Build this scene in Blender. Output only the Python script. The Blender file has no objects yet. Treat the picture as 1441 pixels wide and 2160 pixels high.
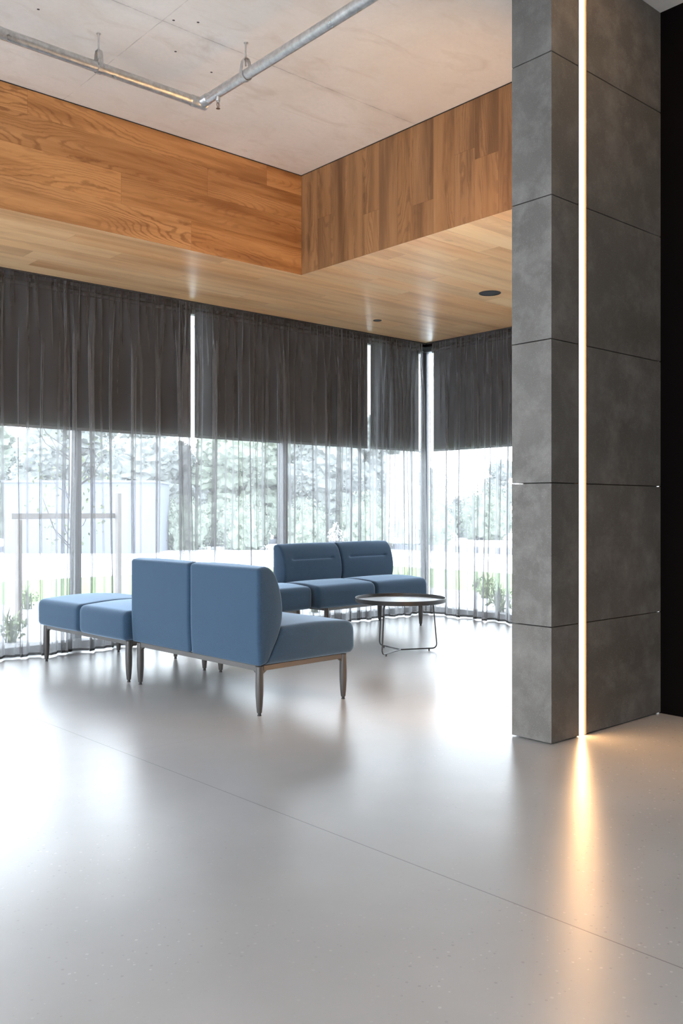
import bpy, bmesh, math, random
from mathutils import Vector, Matrix
random.seed(7)
PI = math.pi
C = bpy.context.scene.collection

# ------------------------------------------------------------------ camera, light, exposure
scene = bpy.context.scene
cam_d = bpy.data.cameras.new('camera'); cam = bpy.data.objects.new('camera', cam_d); C.objects.link(cam)
cam_d.sensor_fit = 'VERTICAL'; cam_d.sensor_height = 24.0; cam_d.lens = 24.0 * 1890.4 / 2160.0
cam_d.shift_y = -4.0 / 2160.0
cam_d.clip_start = 0.05; cam_d.clip_end = 400
cam.location = (0, 0, 1.15)
cam.rotation_euler = (PI / 2, 0, math.atan2(.7494, .662) - PI / 2)
scene.camera = cam

SKY = 12.0
w = bpy.data.worlds.new('overcast_sky'); scene.world = w; w.use_nodes = True
wn = w.node_tree.nodes; wl = w.node_tree.links
bg = wn['Background']; bg.inputs['Strength'].default_value = SKY
tc = wn.new('ShaderNodeTexCoord'); sx = wn.new('ShaderNodeSeparateXYZ'); rm = wn.new('ShaderNodeValToRGB')
wl.new(tc.outputs['Generated'], sx.inputs[0]); wl.new(sx.outputs['Z'], rm.inputs[0]); wl.new(rm.outputs[0], bg.inputs['Color'])
rm.color_ramp.elements[0].position = 0.0; rm.color_ramp.elements[0].color = (.90, .95, 1.0, 1)
rm.color_ramp.elements[1].position = 0.8; rm.color_ramp.elements[1].color = (.72, .80, .93, 1)

vs = scene.view_settings
vs.view_transform = 'Standard'; vs.look = 'None'; vs.gamma = 1.0; vs.use_curve_mapping = False
vs.exposure = 0.42

# room measures (metres, camera eye at 1.15)
SOF = 3.005; CEIL = 3.79; ENTRY = 3.968
FX, FY = 4.445, 5.51            # corner of the timber bulkhead
CX, CY = 7.30, 6.85             # curtain planes
GX, GY = 7.58, 7.13             # glass planes
BX, BY = 7.44, 6.99             # blind planes
PX0, PX1, PY0, PY1 = 3.674, 4.716, 2.607, 2.848   # stone pier
XW, YS = -4.6, -4.4             # far walls behind the camera
LED_POWER = 40.0
BACK_STRIP = 52.0

# real lamps of the room: recessed strip behind the pier; the fill lights behind the camera are added and unseen
def area(name, loc, rot, sx_, sy_, power, col, spread=PI):
    d = bpy.data.lights.new(name, 'AREA'); d.shape = 'RECTANGLE'; d.size = sx_; d.size_y = sy_
    d.energy = power; d.color = col; d.spread = spread
    o = bpy.data.objects.new(name, d); C.objects.link(o); o.location = loc; o.rotation_euler = rot
    return o
area('added_fill_light', (-1.2, -1.2, 3.6), (0, 0, 0), 2.4, 2.4, 30, (1.0, .95, .9))
area('added_fill_light', (1.8, -2.4, 3.6), (0, 0, 0), 2.0, 2.0, 20, (1.0, .93, .86))
def spot(name, loc, target, power, col, angle, blend):
    d = bpy.data.lights.new(name, 'SPOT'); d.energy = power; d.color = col; d.spot_size = angle; d.spot_blend = blend
    d.shadow_soft_size = .05
    o = bpy.data.objects.new(name, d); C.objects.link(o); o.location = loc
    o.rotation_euler = (Vector(target) - Vector(loc)).to_track_quat('-Z', 'Y').to_euler()
    return o
spot('entry_ceiling_spotlight', (3.75, 1.55, 3.92), (4.15, 2.6, 3.15), 24, (1.0, .70, .42), math.radians(95), 1.0)

spot('entry_ceiling_spotlight', (4.50, 1.75, 3.90), (4.12, 2.10, 0), 150, (1.0, .56, .26), math.radians(32), 1.0)

# ------------------------------------------------------------------ helpers
def tag(o, label=None, cat=None, group=None, kind=None):
    if label: o['label'] = label
    if cat: o['category'] = cat
    if group: o['group'] = group
    if kind: o['kind'] = kind
    return o
def empty(name, loc=(0, 0, 0), rz=0, label=None, cat=None, group=None):
    o = bpy.data.objects.new(name, None); C.objects.link(o); o.location = loc; o.rotation_euler = (0, 0, rz)
    o.empty_display_size = .1
    return tag(o, label, cat, group)
def obj(name, bm, mat, parent=None, smooth=False, angle=None):
    me = bpy.data.meshes.new(name); bmesh.ops.recalc_face_normals(bm, faces=bm.faces); bm.to_mesh(me); bm.free()
    o = bpy.data.objects.new(name, me); C.objects.link(o)
    if mat: me.materials.append(mat)
    if smooth:
        for p in me.polygons: p.use_smooth = True
        if angle: 
            try: me.set_sharp_from_angle(angle=math.radians(angle))
            except Exception: pass
    if parent: o.parent = parent
    return o
def box(bm, x0, x1, y0, y1, z0, z1):
    v = [bm.verts.new(p) for p in ((x0,y0,z0),(x1,y0,z0),(x1,y1,z0),(x0,y1,z0),(x0,y0,z1),(x1,y0,z1),(x1,y1,z1),(x0,y1,z1))]
    for f in ((0,3,2,1),(4,5,6,7),(0,1,5,4),(1,2,6,5),(2,3,7,6),(3,0,4,7)): bm.faces.new([v[i] for i in f])
    return v
def bevel_all(bm, r, seg=2):
    bmesh.ops.bevel(bm, geom=list(bm.edges), offset=r, segments=seg, affect='EDGES', profile=.5)
def tube(bm, pts, r, n=12, caps=True):
    pts = [Vector(p) for p in pts]; rings = []
    rr = r if isinstance(r, (list, tuple)) else [r] * len(pts)
    t0 = (pts[1] - pts[0]).normalized()
    up = Vector((0, 0, 1)) if abs(t0.z) < .9 else Vector((1, 0, 0))
    nrm = t0.cross(up).normalized()
    for i, p in enumerate(pts):
        if i == 0: t = pts[1] - pts[0]
        elif i == len(pts) - 1: t = pts[-1] - pts[-2]
        else: t = (pts[i+1] - p).normalized() + (p - pts[i-1]).normalized()
        t.normalize(); nrm = (nrm - t * nrm.dot(t)).normalized(); b = t.cross(nrm)
        rings.append([bm.verts.new(p + (nrm * math.cos(2*PI*k/n) + b * math.sin(2*PI*k/n)) * rr[i]) for k in range(n)])
    for a, b in zip(rings, rings[1:]):
        for k in range(n): bm.faces.new((a[k], a[(k+1) % n], b[(k+1) % n], b[k]))
    if caps: bm.faces.new(rings[0][::-1]); bm.faces.new(rings[-1])
def lathe(bm, prof, n=24, cx=0, cy=0):
    rings = []
    for r, z in prof:
        if r <= 1e-6: rings.append([bm.verts.new((cx, cy, z))])
        else: rings.append([bm.verts.new((cx + r*math.cos(2*PI*k/n), cy + r*math.sin(2*PI*k/n), z)) for k in range(n)])
    for a, b in zip(rings, rings[1:]):
        for k in range(n):
            k2 = (k+1) % n
            if len(a) == 1 and len(b) == 1: continue
            if len(a) == 1: bm.faces.new((a[0], b[k2], b[k]))
            elif len(b) == 1: bm.faces.new((a[k], a[k2], b[0]))
            else: bm.faces.new((a[k], a[k2], b[k2], b[k]))
def fillet(pts, r, seg=6):
    pts = [Vector(p) for p in pts]; out = [pts[0]]
    for i in range(1, len(pts)-1):
        a, p, b = pts[i-1], pts[i], pts[i+1]
        da = (a-p).normalized(); db = (b-p).normalized()
        rr = min(r, (a-p).length*.48, (b-p).length*.48)
        A = p + da*rr; B = p + db*rr
        for k in range(seg+1):
            t = k/seg; out.append(A*(1-t)**2 + p*2*t*(1-t) + B*t**2)
    out.append(pts[-1]); return out

# ------------------------------------------------------------------ materials
class NT:
    def __init__(s, name):
        s.m = bpy.data.materials.new(name); s.m.use_nodes = True
        s.t = s.m.node_tree; s.n = s.t.nodes; s.l = s.t.links
        s.b = s.n['Principled BSDF']; s.out = s.n['Material Output']
    def add(s, t, **kw):
        nd = s.n.new(t)
        for k, v in kw.items(): setattr(nd, k, v)
        return nd
    def link(s, a, b): s.l.new(a, b)
    def val(s, sock, v):
        if hasattr(v, 'links') or isinstance(v, bpy.types.NodeSocket): s.link(v, sock)
        else: sock.default_value = v
    def math(s, op, a, b=0.0, c=None, clamp=False):
        nd = s.add('ShaderNodeMath', operation=op); nd.use_clamp = clamp
        s.val(nd.inputs[0], a); s.val(nd.inputs[1], b)
        if c is not None: s.val(nd.inputs[2], c)
        return nd.outputs[0]
    def obj(s): return s.add('ShaderNodeTexCoord').outputs['Object']
    def mapping(s, vec, sc=(1,1,1), loc=(0,0,0)):
        nd = s.add('ShaderNodeMapping'); s.link(vec, nd.inputs[0]); nd.inputs['Scale'].default_value = sc
        nd.inputs['Location'].default_value = loc; return nd.outputs[0]
    def noise(s, vec, scale, detail=4, rough=.55, dist=0, out='Fac', w=None):
        nd = s.add('ShaderNodeTexNoise')
        if w is not None: nd.noise_dimensions = '4D'; s.val(nd.inputs['W'], w)
        if vec is not None: s.link(vec, nd.inputs['Vector'])
        nd.inputs['Scale'].default_value = scale; nd.inputs['Detail'].default_value = detail
        nd.inputs['Roughness'].default_value = rough; nd.inputs['Distortion'].default_value = dist
        return nd.outputs[out]
    def ramp(s, f, *st):
        nd = s.add('ShaderNodeValToRGB'); s.link(f, nd.inputs[0]); e = nd.color_ramp.elements
        while len(e) < len(st): e.new(.5)
        for i, (p, c) in enumerate(st):
            e[i].position = p; e[i].color = (*c, 1) if isinstance(c, tuple) else (c, c, c, 1)
        return nd.outputs[0]
    def mix(s, f, a, b, mode='MIX'):
        nd = s.add('ShaderNodeMix', data_type='RGBA', blend_type=mode)
        s.val(nd.inputs[0], f); s.val(nd.inputs[6], (*a, 1) if isinstance(a, tuple) else a)
        s.val(nd.inputs[7], (*b, 1) if isinstance(b, tuple) else b); return nd.outputs[2]
    def maprange(s, f, a, b, c=0., d=1., smooth=False):
        nd = s.add('ShaderNodeMapRange'); s.link(f, nd.inputs[0])
        if smooth: nd.interpolation_type = 'SMOOTHSTEP'
        for i, v in enumerate((a, b, c, d)): nd.inputs[1+i].default_value = v
        return nd.outputs[0]
    def bump(s, h, strength=.2, dist=.01):
        nd = s.add('ShaderNodeBump'); s.link(h, nd.inputs['Height'])
        nd.inputs['Strength'].default_value = strength; nd.inputs['Distance'].default_value = dist
        s.link(nd.outputs[0], s.b.inputs['Normal']); return nd
    def col(s, c): s.val(s.b.inputs['Base Color'], (*c, 1) if isinstance(c, tuple) else c); return s
    def set(s, **kw):
        for k, v in kw.items(): s.val(s.b.inputs[k.replace('_', ' ')], v)
        return s
def simple(name, c, rough=.5, metal=0., var=.0, scale=20, **kw):
    t = NT(name)
    if var:
        n = t.noise(t.obj(), scale, 3)
        t.col(t.mix(n, tuple(x*(1-var) for x in c), tuple(min(1, x*(1+var)) for x in c)))
    else: t.col(c)
    t.set(Roughness=rough, Metallic=metal, **kw); return t.m

# --- polished concrete floor
t = NT('polished_concrete_floor'); O = t.obj()
sep = t.add('ShaderNodeSeparateXYZ'); t.link(O, sep.inputs[0]); X, Y = sep.outputs[0], sep.outputs[1]
big = t.noise(O, .75, 5, .6, .4); mid = t.noise(O, 2.4, 4, .5, .15); fine = t.noise(O, 60, 3, .6)
c = t.ramp(big, (.28, (.275, .271, .266)), (.72, (.345, .340, .334)))
c = t.mix(t.math('MULTIPLY', t.maprange(mid, .35, .7), .5), c, (.27, .266, .26)); 
c = t.mix(t.math('MULTIPLY', t.maprange(fine, .35, .75), .10), c, (.24, .24, .24))
# exposed aggregate, strongest towards the entry corner
vo = t.add('ShaderNodeTexVoronoi'); t.link(O, vo.inputs['Vector']); vo.inputs['Scale'].default_value = 62; vo.inputs['Randomness'].default_value = 1
sc = t.add('ShaderNodeSeparateColor'); t.link(vo.outputs['Color'], sc.inputs[0])
patch = t.maprange(t.noise(O, 1.1, 3, .6), .44, .60)
near = t.maprange(t.math('SUBTRACT', X, Y), .3, 1.9)
rad = t.math('MULTIPLY', sc.outputs[1], .30)
dot = t.math('LESS_THAN', vo.outputs['Distance'], t.math('MULTIPLY', rad, 1.0))
some = t.math('GREATER_THAN', sc.outputs[0], .55)
agg = t.math('MULTIPLY', t.math('MULTIPLY', dot, some), t.math('MULTIPLY', t.math('MAXIMUM', near, t.math('MULTIPLY', patch, .35)), .75))
c = t.mix(agg, c, t.mix(t.math('GREATER_THAN', sc.outputs[2], .62), (.06, .06, .055), (.62, .62, .61)))
# saw cuts
l1 = t.math('ABSOLUTE', t.math('SUBTRACT', X, t.math('MULTIPLY_ADD', Y, -.033, 2.168)))
l2 = t.math('ABSOLUTE', t.math('SUBTRACT', Y, t.math('MULTIPLY_ADD', X, .02, 3.815)))
l2 = t.math('ADD', l2, t.math('LESS_THAN', X, 2.04))
cut = t.math('MINIMUM', l1, l2)
cutm = t.math('MAXIMUM', t.math('LESS_THAN', l1, .0020), t.math('MULTIPLY', t.math('LESS_THAN', l2, .0018), t.maprange(t.noise(O, 3.0, 3), .35, .65, .1, .6)))
c = t.mix(t.math('MULTIPLY', cutm, .8), c, (.07, .07, .07))
t.col(c)
t.set(Roughness=.285, Specular_IOR_Level=.75)
h = t.math('ADD', t.math('MULTIPLY', t.noise(O, 1.6, 3, .5), 1.0), t.math('MULTIPLY', cutm, -.12))
t.bump(h, .16, .02)
M_FLOOR = t.m

# --- raw concrete ceiling
t = NT('raw_concrete_ceiling'); O = t.obj()
sep = t.add('ShaderNodeSeparateXYZ'); t.link(O, sep.inputs[0]); X, Y = sep.outputs[0], sep.outputs[1]
big = t.noise(O, .9, 6, .62, .5); mid = t.noise(t.mapping(O, (1, 2.2, 1)), 2.6, 6, .65, 1.0); f = t.noise(O, 45, 4, .6)
c = t.ramp(big, (.3, (.66, .62, .565)), (.68, (.80, .775, .735)))
c = t.mix(t.maprange(mid, .52, .75), c, (.62, .57, .51))
c = t.mix(t.math('MULTIPLY', t.maprange(f, .4, .8), .22), c, (.55, .53, .50))
brk = t.maprange(t.noise(O, 5, 4, .7), .36, .56)
w1 = t.math('MULTIPLY', t.math('SUBTRACT', t.noise(O, 14, 3), .5), .012)
s1 = t.math('ABSOLUTE', t.math('ADD', t.math('SUBTRACT', Y, 4.262), w1))
s2 = t.math('ABSOLUTE', t.math('ADD', t.math('SUBTRACT', X, 2.475), w1))
m1 = t.math('MULTIPLY', t.math('LESS_THAN', s1, .0035), t.math('MAXIMUM', brk, .35))
m2 = t.math('MULTIPLY', t.math('LESS_THAN', s2, .003), t.math('MULTIPLY', brk, .7))
seam = t.math('MAXIMUM', m1, m2)
c = t.mix(t.math('MULTIPLY', seam, .6), c, (.20, .18, .16))
halo = t.math('MULTIPLY', t.maprange(s1, 0, .05, .35, 0), brk)
c = t.mix(halo, c, (.44, .40, .36))
holes = None
for hx, hy in ((1.93, 4.60), (2.99, 4.57), (2.63, 4.15), (2.52, 4.22), (3.15, 3.65), (2.70, 4.50)):
    dx = t.math('SUBTRACT', X, hx); dy = t.math('SUBTRACT', Y, hy)
    d = t.math('SQRT', t.math('ADD', t.math('MULTIPLY', dx, dx), t.math('MULTIPLY', dy, dy)))
    k = t.math('LESS_THAN', d, .0075)
    holes = k if holes is None else t.math('MAXIMUM', holes, k)
c = t.mix(holes, c, (.03, .03, .03))
t.col(c); t.set(Roughness=.62); t.bump(t.math('SUBTRACT', t.math('MULTIPLY', f, .2), seam), .25, .004)
M_CEIL = t.m

# --- oak boards: every board is a face with its own UV and tone
def wood(name, dark, mid_, light, rough, spec=.5, contrast=1.0, coat=0., FIG=.62):
    t = NT(name)
    uv = t.add('ShaderNodeUVMap'); uv.uv_map = 'UVMap'
    at = t.add('ShaderNodeAttribute'); at.attribute_name = 'board'; sc = t.add('ShaderNodeSeparateColor'); t.link(at.outputs['Color'], sc.inputs[0])
    r1, r2, r3 = sc.outputs
    W = t.math('MULTIPLY', r2, 43.0)
    su = t.add('ShaderNodeSeparateXYZ'); t.link(uv.outputs[0], su.inputs[0]); U, V = su.outputs[0], su.outputs[1]
    def cmb(a, b):
        nd = t.add('ShaderNodeCombineXYZ'); t.val(nd.inputs[0], a); t.val(nd.inputs[1], b); return nd.outputs[0]
    # cathedral figure: contour lines of a stretched field
    wob = t.noise(cmb(t.math('MULTIPLY', U, 9.0), t.math('MULTIPLY', V, 22.0)), 1.0, 3, .55, 0, w=W)
    field = t.noise(cmb(t.math('MULTIPLY', U, .62), t.math('MULTIPLY', V, 4.6)), 1.0, 1.0, .35, .1, w=W)
    f2 = t.math('ADD', t.math('MULTIPLY', field, 34.0), t.math('MULTIPLY', wob, 1.7))
    rings = t.math('SINE', t.math('MULTIPLY', f2, 6.2832))
    rings = t.maprange(rings, .1, 1.0)
    figure = t.maprange(t.noise(cmb(t.math('MULTIPLY', U, .8), t.math('MULTIPLY', V, 7.0)), 1.0, 2, w=t.math('ADD', W, 9.0)), .44, .62, .10, 1.0)
    amt = figure
    fib = t.noise(cmb(t.math('MULTIPLY', U, 4.0), t.math('MULTIPLY', V, 120.0)), 1.0, 4, .65, .1, w=W)
    strk = t.noise(cmb(t.math('MULTIPLY', U, .7), t.math('MULTIPLY', V, 9.0)), 1.0, 4, .6, .2, w=W)
    base = t.mix(r1, mid_, tuple(.35*a+.65*b for a, b in zip(mid_, light)))
    base = t.mix(t.math('MULTIPLY', t.math('POWER', r3, 1.7), .55*contrast), base, dark)
    c = t.mix(t.math('MULTIPLY', t.maprange(strk, .42, .72), .65), base, light)
    c = t.mix(t.math('MULTIPLY', t.maprange(strk, .50, .32), .58*contrast), c, dark)
    c = t.mix(t.math('MULTIPLY', t.math('MULTIPLY', rings, amt), FIG*contrast), c, dark)
    c = t.mix(t.math('MULTIPLY', t.maprange(fib, .35, .75), .20*contrast), c, dark)
    kn = t.noise(cmb(t.math('MULTIPLY', U, 3.2), t.math('MULTIPLY', V, 9.0)), 1.0, 1, w=t.math('ADD', W, 3.0))
    c = t.mix(t.math('MULTIPLY', t.maprange(kn, .70, .80), .6*contrast), c, tuple(.55*x for x in dark))
    t.col(c)
    t.set(Roughness=rough, Specular_IOR_Level=spec)
    if coat: t.set(Coat_Weight=coat, Coat_Roughness=.28)
    t.bump(t.math('ADD', fib, rings), .10, .001)
    return t.m
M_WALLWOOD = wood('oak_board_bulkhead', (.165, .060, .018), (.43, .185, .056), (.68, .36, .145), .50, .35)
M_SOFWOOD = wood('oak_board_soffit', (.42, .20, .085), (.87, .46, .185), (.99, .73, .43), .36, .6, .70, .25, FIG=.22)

def boards(name, quads, mat, kind='structure', parent=None):
    """quads: (origin, dirU, lenU, dirV, lenV, u0, v0)"""
    me = bpy.data.meshes.new(name); vs_, fs, uvs, cols = [], [], [], []
    for (o, du, lu, dv, lv, u0, v0) in quads:
        o = Vector(o); du = Vector(du); dv = Vector(dv); k = len(vs_); g = .0003
        vs_ += [o+du*g+dv*g, o+du*(lu-g)+dv*g, o+du*(lu-g)+dv*(lv-g), o+du*g+dv*(lv-g)]
        fs.append((k, k+1, k+2, k+3)); ju = random.random()*20; jv = random.random()*20
        uvs += [(ju, jv), (ju+lu, jv), (ju+lu, jv+lv), (ju, jv+lv)]
        cc = (random.random(), random.random(), random.random(), 1); cols += [cc]*4
    me.from_pydata(vs_, [], fs)
    ul = me.uv_layers.new(name='UVMap'); ca = me.color_attributes.new('board', 'FLOAT_COLOR', 'CORNER')
    me.uv_layers['UVMap'].data.foreach_set('uv', [v for p in uvs for v in p])
    me.color_attributes['board'].data.foreach_set('color', [v for p in cols for v in p])
    me.materials.append(mat); o = bpy.data.objects.new(name, me); C.objects.link(o)
    if parent: o.parent = parent
    elif kind: o['kind'] = kind
    return o

# --- stone tiles of the pier
t = NT('dark_stone_tile'); O = t.obj()
big = t.noise(O, 1.6, 6, .62, .15); mid = t.noise(O, 6, 6, .68, .1); sp = t.noise(O, 190, 2, .6); sp2 = t.noise(O, 420, 2, .6)
c = t.ramp(big, (.3, (.066, .061, .055)), (.7, (.102, .095, .086)))
c = t.mix(t.maprange(mid, .45, .75), c, (.150, .142, .132))
c = t.mix(t.math('MULTIPLY', t.maprange(sp, .60, .74), .5), c, (.26, .25, .235))
c = t.mix(t.math('MULTIPLY', t.maprange(sp2, .42, .28), .6), c, (.03, .03, .03))
t.col(c); t.set(Roughness=.62, Specular_IOR_Level=.4); t.bump(t.math('ADD', sp, t.math('MULTIPLY', mid, .6)), .35, .0015)
M_STONE = t.m
M_CORE = simple('dark_mortar', (.012, .012, .012), .9)
M_BLACK = simple('matt_black_panel', (.0028, .0018, .0018), .8, var=.2, scale=3, Specular_IOR_Level=.03)
M_WHITEWALL = simple('off_white_plaster', (.62, .61, .59), .8, var=.04, scale=4)
M_FRAME = simple('anthracite_window_frame', (.10, .105, .115), .4, .3, var=.05)
M_PAVE = simple('pale_concrete_paving', (.86, .86, .87), .9, var=.08, scale=3)
M_GRAVEL = NT('gravel_bed'); O = M_GRAVEL.obj()
M_GRAVEL.col(M_GRAVEL.ramp(M_GRAVEL.noise(O, 26, 4, .75), (.3, (.11, .107, .102)), (.7, (.36, .355, .35)))); M_GRAVEL.set(Roughness=.95); M_GRAVEL = M_GRAVEL.m
M_LAWN = NT('mown_grass'); O = M_LAWN.obj()
M_LAWN.col(M_LAWN.ramp(M_LAWN.noise(O, 5, 5, .7), (.3, (.080, .155, .028)), (.7, (.115, .195, .050)))); M_LAWN.set(Roughness=.95); M_LAWN = M_LAWN.m
M_EXTWHITE = simple('white_rendered_wall', (.118, .126, .152), .8, var=.04, scale=2)
M_BARK = simple('grey_bark', (.05, .043, .04), .9, var=.3, scale=14)
M_TIMBER = simple('weathered_timber', (.19, .165, .15), .85, var=.2, scale=9)
def leafmat(name, a, b):
    t = NT(name); oi = t.add('ShaderNodeObjectInfo'); n = t.noise(t.obj(), 7.0, 6, .75)
    t.col(t.mix(t.maprange(n, .3, .7), a, b)); t.set(Roughness=.8, Specular_IOR_Level=.2); return t.m
M_LEAF = leafmat('green_foliage', (.155, .180, .140), (.225, .248, .200))
M_LEAF2 = leafmat('grey_green_foliage', (.160, .172, .162), (.215, .226, .214))
M_LEAF3 = leafmat('low_planting_foliage', (.09, .12, .05), (.22, .24, .13))

t = NT('window_glass')
tr = t.add('ShaderNodeBsdfTransparent'); tr.inputs[0].default_value = (.93, .95, .95, 1)
gl = t.add('ShaderNodeBsdfGlossy'); gl.inputs['Roughness'].default_value = .02
fr = t.add('ShaderNodeFresnel'); fr.inputs[0].default_value = 1.35
mx = t.add('ShaderNodeMixShader'); t.link(fr.outputs[0], mx.inputs[0]); t.link(tr.outputs[0], mx.inputs[1]); t.link(gl.outputs[0], mx.inputs[2])
t.link(mx.outputs[0], t.out.inputs[0]); M_GLASS = t.m

# --- woven sheer: the steeper the cloth is seen, the denser its weave reads
def sheer(name, T, colour, tcol=(.35, .355, .37)):
    t = NT(name)
    g = t.add('ShaderNodeNewGeometry'); vm = t.add('ShaderNodeVectorMath', operation='DOT_PRODUCT')
    t.link(g.outputs['Incoming'], vm.inputs[0]); t.link(g.outputs['Normal'], vm.inputs[1])
    cosv = t.math('MAXIMUM', t.math('ABSOLUTE', vm.outputs['Value']), .16)
    O = t.obj()
    slub = t.noise(t.mapping(O, (260, 260, 9)), 1.0, 3, .65)
    weft = t.noise(t.mapping(O, (10, 10, 300)), 1.0, 2, .6)
    cl = t.noise(t.mapping(O, (30, 30, 4)), 1.0, 3, .6)
    tau = t.math('MULTIPLY', t.math('ADD', t.math('ADD', t.math('MULTIPLY_ADD', slub, .5, .25), t.math('MULTIPLY_ADD', weft, .2, .15)), t.math('MULTIPLY_ADD', cl, .7, .15)), -math.log(T)/1.15)
    Tm = t.math('EXPONENT', t.math('MULTIPLY', t.math('DIVIDE', tau, cosv), -1.0))
    tr = t.add('ShaderNodeBsdfTransparent')
    df = t.add('ShaderNodeBsdfDiffuse'); df.inputs[0].default_value = (*colour, 1)
    tl = t.add('ShaderNodeBsdfTranslucent'); tl.inputs[0].default_value = (*tcol, 1)
    m1 = t.add('ShaderNodeMixShader'); m1.inputs[0].default_value = .5; t.link(df.outputs[0], m1.inputs[1]); t.link(tl.outputs[0], m1.inputs[2])
    m2 = t.add('ShaderNodeMixShader'); t.link(Tm, m2.inputs[0]); t.link(m1.outputs[0], m2.inputs[1]); t.link(tr.outputs[0], m2.inputs[2])
    t.link(m2.outputs[0], t.out.inputs[0]); return t.m
M_SHEER = sheer('grey_sheer_voile', .625, (.20, .19, .186))
M_HEM = sheer('sheer_voile_hem', .62, (.27, .27, .27), (.4, .4, .41))
M_TAPE = sheer('sheer_weight_tape', .10, (.10, .10, .10), (.1, .1, .1))
M_BLIND = simple('charcoal_blind_fabric', (.010, .0095, .0092), .9, var=.1, scale=120)
M_BLINDBAR = simple('blind_bottom_bar', (.12, .12, .12), .4, .4)

# --- blue wool upholstery
t = NT('blue_wool_upholstery'); O = t.obj()
n1 = t.noise(O, 260, 3, .7); n2 = t.noise(O, 9, 4, .6)
c = t.mix(t.maprange(n1, .3, .7), (.014, .031, .056), (.027, .055, .094))
c = t.mix(t.math('MULTIPLY', t.maprange(n2, .4, .7), .25), c, (.026, .056, .095))
t.col(c); t.set(Roughness=.92, Sheen_Weight=.6, Sheen_Roughness=.45, Specular_IOR_Level=.15); t.bump(n1, .35, .0015)
t.b.inputs['Sheen Tint'].default_value = (.55, .75, 1, 1)
M_BLUE = t.m
t = NT('taupe_stained_wood'); O = t.obj(); n = t.noise(t.mapping(O, (60, 60, 4)), 1.0, 4, .6)
t.col(t.mix(n, (.024, .022, .021), (.048, .044, .042))); t.set(Roughness=.45); M_LEG = t.m
M_RAIL = simple('taupe_metal_rail', (.085, .080, .078), .42, .4, var=.06)
M_GLIDE = simple('black_glide', (.008, .008, .008), .5)
M_TRAY = simple('charcoal_tray_surface', (.11, .11, .115), .30, var=.05, scale=30, Specular_IOR_Level=.9)
M_TRAYRIM = simple('charcoal_tray_rim', (.020, .020, .021), .4)
M_WIRE = simple('black_steel_rod', (.015, .015, .015), .35, .3)
M_GALV = NT('galvanised_steel'); O = M_GALV.obj()
M_GALV.col(M_GALV.ramp(M_GALV.noise(O, 30, 4, .7), (.3, (.42, .42, .42)), (.7, (.66, .66, .65))))
M_GALV.set(Metallic=.9, Roughness=M_GALV.maprange(M_GALV.noise(O, 12, 3), .3, .7, .26, .42)); M_GALV = M_GALV.m
M_BRONZE = simple('bronze_fitting', (.20, .13, .09), .35, .8)
t = NT('warm_led_diffuser'); t.col((1, .9, .75)); t.set(Emission_Strength=LED_POWER)
t.b.inputs['Emission Color'].default_value = (1.0, .56, .245, 1); M_LED = t.m
t = NT('warm_led_diffuser_far'); t.col((1, .9, .75)); t.set(Emission_Strength=BACK_STRIP)
t.b.inputs['Emission Color'].default_value = (1.0, .56, .245, 1); M_LED2 = t.m
M_CHANNEL = simple('led_channel_glow_amber', (.14, .085, .045), .6)  # amber put into the channel colour for the orange fringe of the glow

# ------------------------------------------------------------------ room shell
def struct(name, bm, m, **k):
    o = obj(name, bm, m, **k); o['kind'] = 'structure'; return o
bm = bmesh.new(); box(bm, XW, GX+.12, YS, GY+.12, -.12, 0); struct('floor', bm, M_FLOOR)
bm = bmesh.new()
box(bm, XW, FX, PY1+.002, FY, CEIL, CEIL+.2)
struct('ceiling', bm, M_CEIL)
bm = bmesh.new(); box(bm, XW, GX, YS, PY1+.002, ENTRY, ENTRY+.2); box(bm, XW, FX+.05, PY1-.04, PY1+.001, CEIL, ENTRY)
struct('ceiling_entry', bm, M_CEIL)
# bulkhead facing the camera-left (horizontal boards)
q = []
rows = [(CEIL-.160, .160), (CEIL-.365, .205), (CEIL-.575, .210), (SOF, CEIL-.575-SOF)]
def onY(px, y):
    tt = (px-720.5)/1890.4; return y*(tt*.7496+.6619)/(.7496-tt*.6619)
joints = [[onY(563, FY)], [onY(438, FY)], [onY(256, FY)], [onY(404, FY)]]
for (z, h), js in zip(rows, joints):
    xs = [js[0]]
    while xs[-1] > XW: xs.append(xs[-1] - random.uniform(1.7, 2.2))
    xs = [FX] + xs
    for a, b in zip(xs, xs[1:]):
        b = max(b, XW)
        q.append(((b, FY, z), (1, 0, 0), a-b, (0, 0, 1), h-.0, 0, 0))
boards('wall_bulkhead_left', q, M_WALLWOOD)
# bulkhead running away to the pier (vertical boards)
q = []; y = FY
wd = [.20, .155, .165, .19, .175, .185, .15, .19, .185, .175, .19, .19, .2, .2, .2]
brk = [None, .50, None, None, .62, None, None, .70, None, .40, .5, None, .6, None, None]
for wv, bk in zip(wd, brk):
    y1 = max(y-wv, PY1)
    if y - y1 < .005: break
    if bk:
        zb = SOF + (CEIL-SOF)*(1-bk)
        q.append(((FX, y1, SOF), (0, 0, 1), zb-SOF, (0, 1, 0), y-y1, 0, 0))
        q.append(((FX, y1, zb), (0, 0, 1), CEIL-zb, (0, 1, 0), y-y1, 0, 0))
    else: q.append(((FX, y1, SOF), (0, 0, 1), CEIL-SOF, (0, 1, 0), y-y1, 0, 0))
    y = y1
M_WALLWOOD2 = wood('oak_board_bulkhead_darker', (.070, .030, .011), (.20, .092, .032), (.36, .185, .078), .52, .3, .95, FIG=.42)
boards('wall_bulkhead_right', q, M_WALLWOOD2)
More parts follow.
